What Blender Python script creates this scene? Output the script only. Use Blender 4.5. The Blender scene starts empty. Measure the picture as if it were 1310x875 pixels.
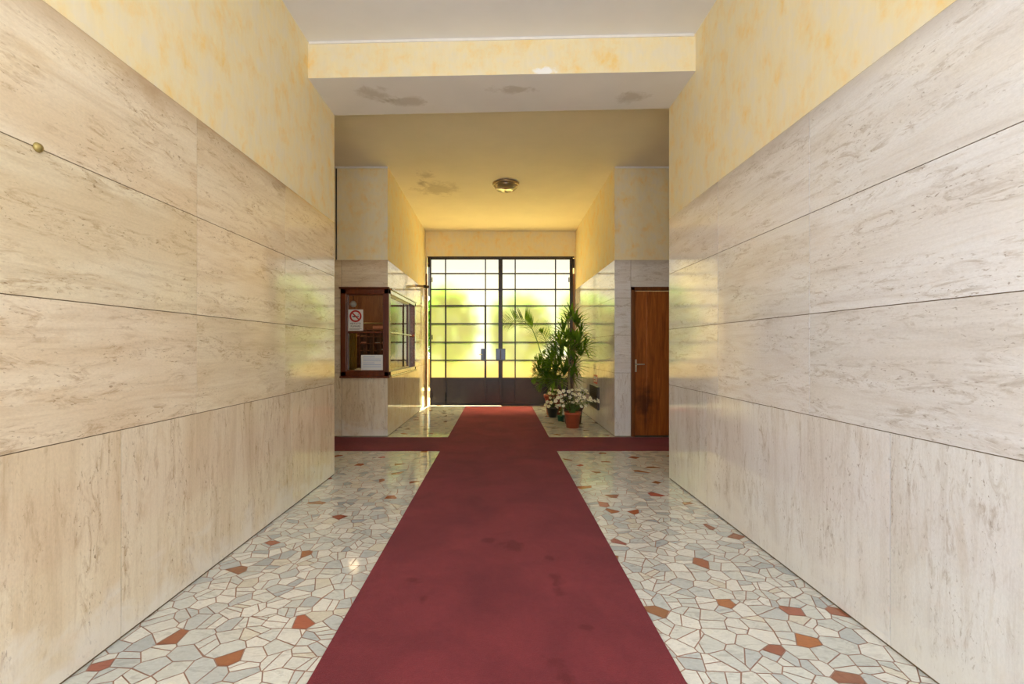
import bpy, bmesh, math, random
from mathutils import Vector, Matrix

C = bpy.context.scene.collection
S = bpy.context.scene
R = math.radians
CH = 1.27          # camera height
F = 620.0          # focal length in pixels of the 1310x875 frame
VX, VY = 638.5, 445.0

# ------------------------------------------------------------------ camera
cam = bpy.data.objects.new('camera', bpy.data.cameras.new('camera'))
C.objects.link(cam)
cam.location = (0, 0, CH)
cam.rotation_euler = (R(90), 0, 0)
cam.data.sensor_width = 36
cam.data.lens = F / 1310 * 36
cam.data.shift_x = (655 - VX) / 1310
cam.data.shift_y = (VY - 437.5) / 1310
cam.data.clip_start = 0.05
S.camera = cam

# ------------------------------------------------------------------ world, sun, exposure
S.view_settings.view_transform = 'Standard'
S.view_settings.look = 'None'
S.view_settings.gamma = 1
S.view_settings.use_curve_mapping = False
S.view_settings.exposure = 0.0
S.cycles.sample_clamp_indirect = 8
S.cycles.max_bounces = 12
S.cycles.diffuse_bounces = 6
S.cycles.transparent_max_bounces = 12
w = bpy.data.worlds.new('sky'); S.world = w; w.use_nodes = True
bgn = w.node_tree.nodes['Background']
bgn.inputs[0].default_value = (0.96, 0.98, 1.0, 1)
bgn.inputs[1].default_value = 1.15

def light(name, kind, energy, color, loc, rot, **kw):
    d = bpy.data.lights.new(name, kind); d.energy = energy; d.color = color
    for k, v in kw.items(): setattr(d, k, v)
    o = bpy.data.objects.new(name, d); C.objects.link(o); o.location = loc; o.rotation_euler = rot
    return o

def aim(o, d):
    o.rotation_euler = Vector(d).to_track_quat('-Z', 'Y').to_euler()

sun = light('sun', 'SUN', 46.0, (1.0, 0.89, 0.48), (0, 20, 10), (0, 0, 0), angle=R(1.0))
aim(sun, (-0.10, -1.0, -1.5))
# daylight coming in through the open street entrance behind the camera
ent_l = light('entrance_daylight', 'AREA', 104, (0.76, 0.87, 1.0), (-0.78, -1.45, 1.9), (0, 0, 0), shape='RECTANGLE', size=1.5, size_y=3.3)
aim(ent_l, (1.7, 1, 0.12))
ent_r = light('entrance_daylight', 'AREA', 76, (1.0, 0.96, 0.86), (0.78, -1.45, 1.9), (0, 0, 0), shape='RECTANGLE', size=1.5, size_y=3.3)
aim(ent_r, (-1.7, 1, 0.12))

# ------------------------------------------------------------------ helpers
def px(x, y, s):   # a point of the photo at scale s (pixels per metre) -> world
    return Vector(((x - VX) / s, F / s, CH + (VY - y) / s))

class MB:
    """collects shapes; build() links them as one mesh object"""
    def __init__(self): self.v = []; self.f = []; self.m = []; self.uv = {}; self.sm = set(); self.col = {}
    def poly(self, pts, m=0, uv=None, smooth=False, col=None):
        b = len(self.v); self.v += [tuple(p) for p in pts]
        self.f.append(tuple(range(b, b + len(pts)))); self.m.append(m)
        k = len(self.f) - 1
        if uv: self.uv[k] = uv
        if smooth: self.sm.add(k)
        if col: self.col[k] = col
    def grid(self, rows, m=0, closed=False, smooth=True):
        b = len(self.v); n = len(rows[0])
        for r in rows: self.v += [tuple(p) for p in r]
        for i in range(len(rows) - 1):
            for j in range(n if closed else n - 1):
                a = b + i * n + j; c = b + i * n + (j + 1) % n
                self.f.append((a, c, c + n, a + n)); self.m.append(m)
                if smooth: self.sm.add(len(self.f) - 1)
    def box(self, x0, x1, y0, y1, z0, z1, m=0):
        if x0 > x1: x0, x1 = x1, x0
        if y0 > y1: y0, y1 = y1, y0
        b = len(self.v)
        self.v += [(x0,y0,z0),(x1,y0,z0),(x1,y1,z0),(x0,y1,z0),(x0,y0,z1),(x1,y0,z1),(x1,y1,z1),(x0,y1,z1)]
        for q in ((0,3,2,1),(4,5,6,7),(0,1,5,4),(1,2,6,5),(2,3,7,6),(3,0,4,7)):
            self.f.append(tuple(b + i for i in q)); self.m.append(m)
    def tube(self, pts, r, n=8, m=0, cap=True):
        pts = [Vector(p) for p in pts]
        rr = r if isinstance(r, (list, tuple)) else [r] * len(pts)
        rows = []
        up = Vector((0, 0, 1))
        for i, p in enumerate(pts):
            t = (pts[min(i + 1, len(pts) - 1)] - pts[max(i - 1, 0)]).normalized()
            a = t.cross(up)
            if a.length < 1e-3: a = t.cross(Vector((1, 0, 0)))
            a.normalize(); c = t.cross(a).normalized()
            rows.append([p + (a * math.cos(2*math.pi*k/n) + c * math.sin(2*math.pi*k/n)) * rr[i] for k in range(n)])
        self.grid(rows, m, closed=True)
        if cap:
            self.poly(rows[0][::-1], m); self.poly(rows[-1], m)
    def lathe(self, prof, c=(0, 0, 0), n=32, m=0):
        cx, cy, cz = c
        rows = [[(cx + r * math.cos(2*math.pi*k/n), cy + r * math.sin(2*math.pi*k/n), cz + z) for k in range(n)] for r, z in prof]
        self.grid(rows, m, closed=True)
    def build(self, name, mats, parent=None, bevel=0, loc=None):
        me = bpy.data.meshes.new(name); me.from_pydata(self.v, [], self.f)
        if not isinstance(mats, (list, tuple)): mats = [mats]
        for k in mats: me.materials.append(k)
        me.polygons.foreach_set('material_index', self.m)
        me.polygons.foreach_set('use_smooth', [i in self.sm for i in range(len(self.f))])
        if self.uv:
            ul = me.uv_layers.new(name='UVMap')
            for k, uv in self.uv.items():
                for li, c in zip(me.polygons[k].loop_indices, uv): ul.data[li].uv = c
        if self.col:
            ca = me.color_attributes.new('tint', 'FLOAT_COLOR', 'CORNER')
            for k, c in self.col.items():
                for li in me.polygons[k].loop_indices: ca.data[li].color = (*c, 1)
        me.update()
        o = bpy.data.objects.new(name, me); C.objects.link(o)
        if parent: o.parent = parent
        if loc: o.location = loc
        if bevel:
            md = o.modifiers.new('bevel', 'BEVEL'); md.width = bevel; md.segments = 2; md.limit_method = 'ANGLE'
        return o

def tag(o, label, cat=None, group=None, kind=None):
    o['label'] = label
    if cat: o['category'] = cat
    if group: o['group'] = group
    if kind: o['kind'] = kind
    return o

def empty(name, loc, label, cat, group=None, kind=None, rz=0):
    o = bpy.data.objects.new(name, None); C.objects.link(o); o.location = loc; o.rotation_euler = (0, 0, rz)
    o.empty_display_size = 0.1
    return tag(o, label, cat, group, kind)

def copy_tree(o, parent=None):
    c = o.copy(); C.objects.link(c); c.parent = parent
    for ch in list(o.children): copy_tree(ch, c)
    return c

# ------------------------------------------------------------------ materials
def srgb(r, g, b):
    f = lambda c: (c / 255 / 12.92) if c / 255 <= 0.04045 else ((c / 255 + 0.055) / 1.055) ** 2.4
    return (f(r), f(g), f(b), 1)

class NT:
    def __init__(self, name):
        self.mat = bpy.data.materials.new(name); self.mat.use_nodes = True
        self.t = self.mat.node_tree; self.t.nodes.clear()
        self.out = self.n('ShaderNodeOutputMaterial')
    def n(self, typ, ins=None, **kw):
        nd = self.t.nodes.new(typ)
        for k, v in kw.items(): setattr(nd, k, v)
        for k, v in (ins or {}).items():
            sk = nd.inputs[k]
            if isinstance(v, bpy.types.NodeSocket): self.t.links.new(v, sk)
            elif isinstance(v, bpy.types.Node): self.t.links.new(v.outputs[0], sk)
            else: sk.default_value = v
        return nd
    def ramp(self, fac, stops, interp='LINEAR'):
        r = self.n('ShaderNodeValToRGB', {0: fac}); cr = r.color_ramp; cr.interpolation = interp
        while len(cr.elements) < len(stops): cr.elements.new(0.5)
        for e, (p, c) in zip(cr.elements, stops):
            e.position = p; e.color = c if isinstance(c, (tuple, list)) else (c, c, c, 1)
        return r.outputs[0]
    def mix(self, f, a, b, mode='MIX'):
        m = self.n('ShaderNodeMix', data_type='RGBA', blend_type=mode)
        for i, v in ((0, f), (6, a), (7, b)):
            if isinstance(v, bpy.types.NodeSocket): self.t.links.new(v, m.inputs[i])
            else: m.inputs[i].default_value = v
        return m.outputs[2]
    def math(self, op, a, b=0.5):
        return self.n('ShaderNodeMath', {0: a, 1: b}, operation=op).outputs[0]
    def noise(self, vec, scale, detail=4, rough=0.55, dist=0.0):
        return self.n('ShaderNodeTexNoise', {'Vector': vec, 'Scale': scale, 'Detail': detail, 'Roughness': rough, 'Distortion': dist}).outputs[0]
    def mapping(self, vec, scale=(1, 1, 1), loc=(0, 0, 0)):
        return self.n('ShaderNodeMapping', {'Vector': vec, 'Scale': scale, 'Location': loc}).outputs[0]
    def bump(self, h, strength=0.2, dist=0.01):
        return self.n('ShaderNodeBump', {'Height': h, 'Strength': strength, 'Distance': dist}).outputs[0]
    def surf(self, **ins):
        p = self.n('ShaderNodeBsdfPrincipled', ins); self.t.links.new(p.outputs[0], self.out.inputs[0]); return p
    def coord(self, which='Object'):
        return self.n('ShaderNodeTexCoord').outputs[which]

def simple(name, col, rough=0.5, metal=0.0, spec=0.5, var=0.08, scale=12, bump=0.0, **extra):
    t = NT(name); co = t.coord()
    n = t.noise(co, scale, 5)
    c = t.mix(1.0, col, t.ramp(n, [(0.3, 1 - var), (0.7, 1.0)]), 'MULTIPLY')
    ins = {'Base Color': c, 'Roughness': rough, 'Metallic': metal, 'Specular IOR Level': spec}
    if bump: ins['Normal'] = t.bump(n, bump, 0.005)
    for k, v in extra.items(): ins[k.replace('_', ' ')] = v
    t.surf(**ins); return t.mat

def travertine(name, light_c, mid_c, dark_c):
    t = NT(name); uv = t.coord('UV')
    cloud = t.noise(t.mapping(uv, (1.0, 4.2, 1)), 1.3, 8, 0.62, 0.9)
    low = t.noise(t.mapping(uv, (0.5, 2.4, 1), (5, 5, 0)), 1.4, 3, 0.5, 0.4)
    wisp = t.noise(t.mapping(uv, (5.0, 20.0, 1), (3.1, 7.7, 0)), 1.0, 9, 0.74, 1.4)
    patch = t.noise(t.mapping(uv, (1.1, 5.0, 1), (9, 2, 0)), 1.7, 5, 0.6, 0.8)
    line = t.noise(t.mapping(uv, (1.4, 42.0, 1), (2, 8, 0)), 1.2, 6, 0.6, 0.8)
    c = t.ramp(cloud, [(0.34, mid_c), (0.47, light_c), (0.58, light_c), (0.72, mid_c)])
    c = t.mix(t.ramp(low, [(0.44, 0.0), (0.64, 0.8)]), c, mid_c)
    band = t.noise(t.mapping(uv, (0.7, 8.0, 1), (7, 1, 0)), 1.3, 7, 0.66, 1.1)
    c = t.mix(t.ramp(band, [(0.52, 0.0), (0.72, 0.36)]), c, dark_c)
    c = t.mix(t.math('MULTIPLY', t.ramp(line, [(0.50, 0.0), (0.66, 1.0)]), 0.16), c, dark_c)
    pm = t.ramp(patch, [(0.43, 0.08), (0.60, 1.0)])
    wf = t.math('MULTIPLY', t.math('MULTIPLY', t.ramp(wisp, [(0.50, 0.0), (0.62, 1.0)]), pm), 0.75)
    c = t.mix(wf, c, dark_c)
    pit = t.noise(t.mapping(uv, (34, 80, 1), (1, 5, 0)), 1.0, 4, 0.65, 0.6)
    pf = t.math('MULTIPLY', t.ramp(pit, [(0.61, 0.0), (0.66, 1.0)]), pm)
    dk = (dark_c[0] * 0.55, dark_c[1] * 0.5, dark_c[2] * 0.45, 1)
    c = t.mix(t.math('MULTIPLY', pf, 0.75), c, dk)
    fine = t.noise(t.mapping(uv, (22, 40, 1)), 3.0, 5, 0.7)
    c = t.mix(0.13, c, t.ramp(fine, [(0.38, 0.4), (0.62, 1.0)]), 'MULTIPLY')
    xyz = t.n('ShaderNodeSeparateXYZ', {0: uv})
    top = t.math('ADD', t.math('MULTIPLY', t.math('SUBTRACT', xyz.outputs[1], 100.0), 5.0), t.math('MULTIPLY', cloud, 1.1))
    tf = t.math('MULTIPLY', t.ramp(top, [(0.0, 0.0), (0.65, 1.0)]), t.math('GREATER_THAN', xyz.outputs[1], 90.0))
    c = t.mix(t.math('MULTIPLY', tf, 0.95), c, dark_c)
    bz = t.math('SUBTRACT', xyz.outputs[0], 200.0)
    bl = t.noise(t.mapping(uv, (3.0, 2.2, 1)), 1.6, 5, 0.6, 0.6)
    bf = t.ramp(t.math('ADD', t.math('MULTIPLY', bz, 3.2), t.math('MULTIPLY', t.math('SUBTRACT', bl, 0.5), 2.6)), [(0.15, 1.0), (0.75, 0.0)])
    bf = t.math('MULTIPLY', bf, t.math('GREATER_THAN', xyz.outputs[0], 150.0))
    c = t.mix(t.math('MULTIPLY', bf, 0.6), c, srgb(240, 238, 234))
    att = t.n('ShaderNodeAttribute', attribute_name='tint').outputs[0]
    c = t.mix(1.0, c, att, 'MULTIPLY')
    ro = t.ramp(cloud, [(0.3, 0.11), (0.7, 0.06)])
    nb = t.bump(t.math('SUBTRACT', 1.0, pf), 0.2, 0.002)
    t.surf(**{'Base Color': c, 'Roughness': ro, 'Specular IOR Level': 0.95, 'Normal': nb})
    return t.mat

def plaster(name, cream, pale, orange, stain=None):
    t = NT(name); co = t.coord()
    a = t.noise(t.mapping(co, (1, 1, 0.85)), 6.5, 7, 0.64, 0.15)
    b = t.noise(t.mapping(co, (1, 1, 0.5), (4, 4, 4)), 9.0, 5, 0.6, 0.3)
    c = t.ramp(a, [(0.36, pale), (0.47, cream), (0.50, cream), (0.70, orange)])
    c = t.mix(t.ramp(b, [(0.46, 0.0), (0.7, 0.6)]), c, pale)
    g = t.noise(t.mapping(co, (6, 6, 1.2)), 6, 4)
    c = t.mix(0.07, c, t.ramp(g, [(0.3, 0.5), (0.7, 1.0)]), 'MULTIPLY')
    if stain: c = stain(t, co, c)
    t.surf(**{'Base Color': c, 'Roughness': 0.75, 'Specular IOR Level': 0.25, 'Normal': t.bump(a, 0.12, 0.01)})
    return t.mat

def spots(t, co, c, items, dark, strength=0.8, nscale=9):
    """dirt and damp stains of their own shape at fixed places of the surface"""
    nz = t.noise(co, nscale, 6, 0.65, 0.4)
    for (x, y, z, rx, ry) in items:
        v = t.n('ShaderNodeVectorMath', {0: co, 1: (x, y, z)}, operation='SUBTRACT').outputs[0]
        v = t.n('ShaderNodeVectorMath', {0: v, 1: (1 / rx, 1 / ry, 0.001 if rx < 99 else 1)}, operation='MULTIPLY').outputs[0]
        d = t.n('ShaderNodeVectorMath', {0: v}, operation='LENGTH').outputs['Value']
        f = t.ramp(t.math('ADD', d, t.math('MULTIPLY', t.math('SUBTRACT', nz, 0.5), 3.2)), [(0.35, 1.0), (1.15, 0.0)])
        c = t.mix(t.math('MULTIPLY', f, strength), c, dark)
    return c

def ceiling_mat(name, col, items):
    t = NT(name); co = t.coord()
    n = t.noise(co, 2.0, 4)
    c = t.mix(1.0, col, t.ramp(n, [(0.3, 0.94), (0.7, 1.0)]), 'MULTIPLY')
    c = spots(t, co, c, items, srgb(160, 148, 128), 0.42, nscale=6)
    t.surf(**{'Base Color': c, 'Roughness': 0.8, 'Specular IOR Level': 0.2})
    return t.mat

M_trav_l = travertine('travertine_warm_lit', srgb(240, 228, 205), srgb(229, 211, 182), srgb(190, 164, 130))  # warmer light of the left side put into the stone tint
M_trav_r = travertine('travertine_cool_lit', srgb(239, 239, 240), srgb(230, 226, 222), srgb(192, 182, 172))  # same stone, with the cooler light of the right side in its tint
M_plaster = plaster('sponged_plaster', srgb(244, 230, 190), srgb(240, 230, 204), srgb(246, 214, 142))
M_joint = simple('stone_joint', srgb(120, 104, 84), 0.9, spec=0.1)
M_ceil_front = ceiling_mat('ceiling_paint_front', srgb(238, 238, 240), [])
M_beam_under = ceiling_mat('beam_paint', srgb(236, 234, 234), [(-1.14, 4.45, 3.6, 0.22, 0.13), (-0.86, 4.58, 3.6, 0.2, 0.08), (0.11, 4.38, 3.6, 0.2, 0.08), (1.24, 4.5, 3.6, 0.2, 0.10)])
M_ceil_rear = ceiling_mat('ceiling_paint_rear', srgb(242, 234, 212), [(-0.98, 7.85, 3.8, 0.40, 0.36), (-1.1, 7.3, 3.8, 0.14, 0.2), (-1.2, 7.6, 3.8, 0.12, 0.12)])
M_white_trim = simple('white_trim_paint', srgb(240, 238, 236), 0.6)
M_steel = simple('dark_painted_steel', srgb(62, 50, 42), 0.32, 0.35, 0.5, 0.2)
M_lock = simple('lock_steel', srgb(84, 88, 100), 0.3, 0.7)
M_jamb = simple('jamb_wood', srgb(150, 100, 50), 0.4, bump=0.1)
M_black = simple('black_rubber', srgb(26, 24, 24), 0.6)
M_chrome = simple('chrome', srgb(226, 224, 220), 0.32, 0.85)
M_white = simple('white_card', srgb(232, 232, 230), 0.5, var=0.03)
M_red = simple('red_sign', srgb(190, 44, 40), 0.4)
M_ink = simple('sign_ink', srgb(40, 40, 44), 0.6)
M_blue_ink = simple('paper_print', srgb(150, 170, 210), 0.6)
M_terra = simple('terracotta_plastic', srgb(178, 84, 54), 0.45, var=0.15)
M_terra_lite = simple('terracotta_rim', srgb(200, 104, 70), 0.45, var=0.1)
M_pot_dark = simple('dark_pot', srgb(52, 50, 40), 0.5)
M_pot_green = simple('green_pot', srgb(34, 92, 62), 0.35)
M_pot_brown = simple('brown_pot', srgb(92, 58, 38), 0.5)
M_soil = simple('soil', srgb(54, 40, 30), 0.95, bump=0.6, scale=60)
M_stem = simple('palm_cane', srgb(150, 140, 96), 0.6, var=0.3, scale=30)
M_gstem = simple('green_stem', srgb(92, 124, 44), 0.5)
M_gold = simple('gold_curtain_cloth', srgb(176, 136, 52), 0.8)
M_paper_pink = simple('pink_paper', srgb(212, 150, 126), 0.7)
M_brass = simple('brass', srgb(176, 158, 96), 0.4, 0.6)
M_lampmetal = simple('lamp_ring_metal', srgb(170, 150, 118), 0.3, 0.8)
M_greyplate = simple('dark_grey_metal', srgb(70, 60, 50), 0.4, 0.4)

def wood(name, c1, c2, rough=0.25, axis=(12, 12, 0.9), coat=0.4, stain=None):
    t = NT(name); co = t.coord()
    g = t.noise(t.mapping(co, axis), 2.2, 7, 0.6, 1.2)
    h = t.noise(t.mapping(co, tuple(a * 6 for a in axis)), 2.0, 4)
    c = t.ramp(g, [(0.32, c1), (0.68, c2)])
    c = t.mix(0.3, c, t.ramp(h, [(0.35, 0.5), (0.65, 1.0)]), 'MULTIPLY')
    if stain: c = stain(t, co, c)
    t.surf(**{'Base Color': c, 'Roughness': rough, 'Coat Weight': coat, 'Coat Roughness': 0.12, 'Normal': t.bump(h, 0.05, 0.002)})
    return t.mat

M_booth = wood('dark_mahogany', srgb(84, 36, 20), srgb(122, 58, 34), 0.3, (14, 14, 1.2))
M_booth_side_lit = wood('mahogany_side_lit', srgb(112, 62, 34), srgb(158, 100, 58), 0.2, (14, 1.2, 14), 0.8)  # lighter mahogany: sun and varnish sheen painted in; also serves the pale rail
M_doorwood = wood('door_veneer', srgb(124, 62, 16), srgb(176, 98, 34), 0.35, (9, 9, 0.7), 0.3)
M_doorframe = wood('door_frame_wood', srgb(96, 50, 16), srgb(132, 74, 26), 0.35, (10, 10, 0.9), 0.3)
M_lodge = wood('lodge_panelling', srgb(120, 74, 40), srgb(168, 112, 66), 0.5, (6, 6, 0.8), 0.1)
M_rack = wood('rack_wood', srgb(120, 70, 44), srgb(160, 100, 70), 0.5, (6, 6, 6), 0.1)

def leaf_mat(name, c1, c2, trans=0.3):
    t = NT(name); co = t.coord()
    n = t.noise(co, 5, 3)
    c = t.ramp(n, [(0.35, c1), (0.65, c2)])
    d = t.n('ShaderNodeBsdfPrincipled', {'Base Color': c, 'Roughness': 0.45, 'Specular IOR Level': 0.4})
    tr = t.n('ShaderNodeBsdfTranslucent', {'Color': t.mix(1.0, c, (1.4, 1.5, 0.6, 1), 'MULTIPLY')})
    m = t.n('ShaderNodeMixShader', {0: trans, 1: d.outputs[0], 2: tr.outputs[0]})
    t.t.links.new(m.outputs[0], t.out.inputs[0]); return t.mat

M_leaf = leaf_mat('palm_leaf', srgb(72, 110, 26), srgb(122, 154, 44), 0.4)
M_leaf2 = leaf_mat('lady_palm_leaf', srgb(66, 104, 30), srgb(116, 150, 44), 0.4)
M_leaf3 = leaf_mat('flower_plant_leaf', srgb(64, 78, 34), srgb(104, 116, 52))
M_petal = leaf_mat('white_petal', srgb(246, 244, 232), srgb(252, 250, 242), 0.25)
M_petal_cream = leaf_mat('cream_petal', srgb(246, 238, 206), srgb(250, 244, 220), 0.25)
M_yellow = simple('flower_centre', srgb(196, 170, 60), 0.6)
M_garden = leaf_mat('garden_foliage', srgb(66, 128, 26), srgb(98, 152, 40), 0.5)
M_bark = simple('bark', srgb(90, 72, 52), 0.9, var=0.4)
M_garden_wall = simple('garden_wall_render', srgb(160, 138, 104), 0.9)
M_garden_ground = simple('garden_gravel', srgb(228, 208, 166), 0.95, var=0.2)
M_white_wall = simple('white_render', srgb(250, 244, 226), 0.9)

def thin_glass(name, tint, ior=1.5, rough=0.0):
    t = NT(name)
    fr = t.n('ShaderNodeFresnel', {'IOR': ior})
    a = t.n('ShaderNodeBsdfTransparent', {'Color': tint}); g = t.n('ShaderNodeBsdfGlossy', {'Roughness': rough})
    m = t.n('ShaderNodeMixShader', {0: fr.outputs[0], 1: a.outputs[0], 2: g.outputs[0]})
    t.t.links.new(m.outputs[0], t.out.inputs[0]); return t.mat
M_clear = thin_glass('clear_glass', (0.92, 0.93, 0.9, 1))

def frosted():
    t = NT('frosted_glass'); co = t.coord()
    rf = t.n('ShaderNodeBsdfRefraction', {'Color': (1.0, 0.97, 0.80, 1), 'Roughness': 0.32, 'IOR': 1.26})
    tr = t.n('ShaderNodeBsdfTranslucent', {'Color': (1.0, 0.90, 0.46, 1)})
    gl = t.n('ShaderNodeBsdfGlossy', {'Roughness': 0.1})
    m = t.n('ShaderNodeMixShader', {0: 0.06, 1: rf.outputs[0], 2: tr.outputs[0]})
    fr = t.n('ShaderNodeFresnel', {'IOR': 1.45})
    m2 = t.n('ShaderNodeMixShader', {0: fr.outputs[0], 1: m.outputs[0], 2: gl.outputs[0]})
    t.t.links.new(m2.outputs[0], t.out.inputs[0]); return t.mat
M_frost = frosted()

def carpet_mat():
    t = NT('red_carpet_pile'); co = t.coord()
    n1 = t.noise(co, 260, 2, 0.6); n2 = t.noise(co, 2.2, 5, 0.6, 0.5); n3 = t.noise(co, 40, 3)
    c = t.ramp(n2, [(0.3, srgb(120, 47, 56)), (0.7, srgb(144, 58, 66))])
    c = t.mix(0.5, c, t.ramp(n1, [(0.3, 0.45), (0.7, 1.0)]), 'MULTIPLY')
    c = t.mix(0.15, c, t.ramp(n3, [(0.3, 0.4), (0.7, 1.0)]), 'MULTIPLY')
    # worn, dirty footprints
    st = []
    for (x, y, rx, ry) in ((702, 715, .03, .06), (712, 745, .05, .10), (717, 762, .04, .05), (708, 850, .05, .05), (722, 868, .04, .06),
                           (655, 700, .10, .10), (540, 770, .03, .05), (750, 806, .03, .025), (625, 694, .05, .06), (530, 745, .05, .04)):
        s = (y - VY) / CH; st.append(((x - VX) / s, F / s, 0, rx, ry))
    c = spots(t, co, c, st, srgb(92, 28, 32), 0.6, 14)
    t.surf(**{'Base Color': c, 'Roughness': 0.95, 'Specular IOR Level': 0.12, 'Sheen Weight': 0.1, 'Sheen Roughness': 0.5,
              'Sheen Tint': (1.0, 0.7, 0.75, 1), 'Normal': t.bump(n1, 0.7, 0.006)})
    return t.mat
M_carpet = carpet_mat()

def stone_mat():
    t = NT('mosaic_marble'); co = t.coord()
    att = t.n('ShaderNodeAttribute', attribute_name='tint').outputs[0]
    off = t.n('ShaderNodeVectorMath', {0: att, 1: (371.0, 593.0, 811.0)}, operation='MULTIPLY').outputs[0]
    v = t.n('ShaderNodeVectorMath', {0: co, 1: off}, operation='ADD').outputs[0]
    n = t.noise(t.mapping(v, (1, 2.6, 1)), 7, 6, 0.65, 1.6)
    n2 = t.noise(v, 60, 3)
    c = t.mix(1.0, att, t.ramp(n, [(0.36, 0.80), (0.5, 1.0), (0.56, 0.93), (0.7, 1.0)]), 'MULTIPLY')
    c = t.mix(0.12, c, t.ramp(n2, [(0.3, 0.4), (0.7, 1.0)]), 'MULTIPLY')
    t.surf(**{'Base Color': c, 'Roughness': 0.09, 'Specular IOR Level': 0.5})
    return t.mat
M_stone = stone_mat()
M_grout = simple('red_brown_grout', srgb(178, 140, 124), 0.6, var=0.25, scale=30)

# ------------------------------------------------------------------ the mosaic floor
D1L, D1R, D2, D3 = 4.86, 4.715, 6.935, 10.51
XL, XR, XVL = -1.65, 1.653, -1.594     # corridor walls, vestibule left wall
rnd = random.Random(11)

def area(p):
    return 0.5 * sum(p[i][0] * p[(i+1) % len(p)][1] - p[(i+1) % len(p)][0] * p[i][1] for i in range(len(p)))
def lerp(a, b, t): return (a[0] + (b[0] - a[0]) * t, a[1] + (b[1] - a[1]) * t)
def inset(p, d):
    n = len(p); lines = []
    for i in range(n):
        a, b = p[i], p[(i+1) % n]; l = math.dist(a, b); nx, ny = -(b[1]-a[1]) / l, (b[0]-a[0]) / l
        lines.append(((a[0] + nx*d, a[1] + ny*d), (b[0]-a[0], b[1]-a[1])))
    q = []
    for i in range(n):
        (p1, d1), (p2, d2) = lines[i-1], lines[i]
        den = d1[0]*d2[1] - d1[1]*d2[0]
        if abs(den) < 1e-8: q.append(p2); continue
        t = ((p2[0]-p1[0])*d2[1] - (p2[1]-p1[1])*d2[0]) / den
        q.append((p1[0] + d1[0]*t, p1[1] + d1[1]*t))
    cx = sum(v[0] for v in p)/n; cy = sum(v[1] for v in p)/n
    if area(q) < 0.25 * area(p) or any(math.dist(u, v) > 0.08 for u, v in zip(p, q)): q = [lerp((cx, cy), v, 0.78) for v in p]
    return q

def floor():
    b = MB()
    x0, x1, y0, y1 = -4.4, 4.4, -2.0, 10.7
    b.box(x0, x1, y0, y1, -0.12, -0.0018, 1)
    cs = 0.095; nx = int((x1-x0)/cs)+1; ny = int((y1-y0)/cs)+1
    g = {(i, j): (x0 + (i + .5 + rnd.uniform(-.48, .48))*cs, y0 + (j + .5 + rnd.uniform(-.48, .48))*cs) for i in range(nx) for j in range(ny)}
    def clip(p, a, c):      # keep the side of the bisector that is nearer to a
        mx, my, dx, dy = (a[0]+c[0])/2, (a[1]+c[1])/2, c[0]-a[0], c[1]-a[1]
        f = lambda v: (v[0]-mx)*dx + (v[1]-my)*dy
        out = []
        for k in range(len(p)):
            u, v = p[k-1], p[k]; fu, fv = f(u), f(v)
            if (fu < 0) != (fv < 0): out.append(lerp(u, v, fu / (fu - fv)))
            if fv < 0: out.append(v)
        return out
    def chord(p):           # break a piece in two across its long side
        n = len(p); L = [math.dist(p[k], p[(k+1) % n]) for k in range(n)]
        i = max(range(n), key=lambda k: L[k]*rnd.uniform(.7, 1.3)); j = (i + n//2) % n
        a = lerp(p[i], p[(i+1) % n], rnd.uniform(.35, .65)); b_ = lerp(p[j], p[(j+1) % n], rnd.uniform(.25, .75))
        def walk(s0, e0, st, en):
            q = [st]; k = (s0+1) % n
            while True:
                q.append(p[k])
                if k == e0: break
                k = (k+1) % n
            return q + [en]
        return [walk(i, j, a, b_), walk(j, i, b_, a)]
    pal = [(srgb(240, 240, 234), 30), (srgb(232, 234, 228), 26), (srgb(222, 226, 222), 20), (srgb(208, 214, 214), 12), (srgb(232, 228, 214), 5), (srgb(194, 201, 204), 4)]
    tot = [c for c, k in pal for _ in range(k)]; reds = []
    for i in range(nx):
        for j in range(ny):
            cx, cy = a = g[i, j]
            if (cy < 4.3 or cy > 7.2) and abs(cx) > 2.05: continue
            c = [(cx-.25, cy-.25), (cx+.25, cy-.25), (cx+.25, cy+.25), (cx-.25, cy+.25)]
            for di in (-2, -1, 0, 1, 2):
                for dj in (-2, -1, 0, 1, 2):
                    if (di or dj) and (i+di, j+dj) in g: c = clip(c, a, g[i+di, j+dj])
            c = [v for k, v in enumerate(c) if math.dist(v, c[k-1]) > .006]
            c = [(min(max(v[0], x0), x1), min(max(v[1], y0), y1)) for v in c]
            if len(c) < 3 or area(c) < 2e-4: continue
            out = chord(c) if area(c) > 0.0100 and rnd.random() < .75 or rnd.random() < .42 else [c]
            out = [[v for k, v in enumerate(q_) if math.dist(v, q_[k-1]) > .004] for q_ in out]
            out = [q_ for q_ in out if len(q_) >= 3 and area(q_) > 1.5e-4]
            for p in out:
                A = area(p)
                if 0.0045 < A < 0.0115 and rnd.random() < 0.085 and all(math.dist(p[0], r_) > 0.24 for r_ in reds[-400:]):
                    reds.append(p[0])
                    col = srgb(rnd.randint(168, 190), rnd.randint(104, 124), rnd.randint(74, 94))
                else: col = rnd.choice(tot)
                k = rnd.uniform(0.92, 1.04)
                q = inset(p, 0.0025)
                b.poly([(v[0], v[1], 0.0) for v in q], 0, col=tuple(min(1, v*k) for v in col[:3]))
    o = b.build('floor', [M_stone, M_grout])
    tag(o, 'crazy-paved marble mosaic floor with scattered reddish stones', 'floor', kind='structure')
floor()

# ------------------------------------------------------------------ walls
ZB = [0.008, 0.912, 1.45, 1.985, 2.528]      # stone course heights
srnd = random.Random(5)

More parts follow.
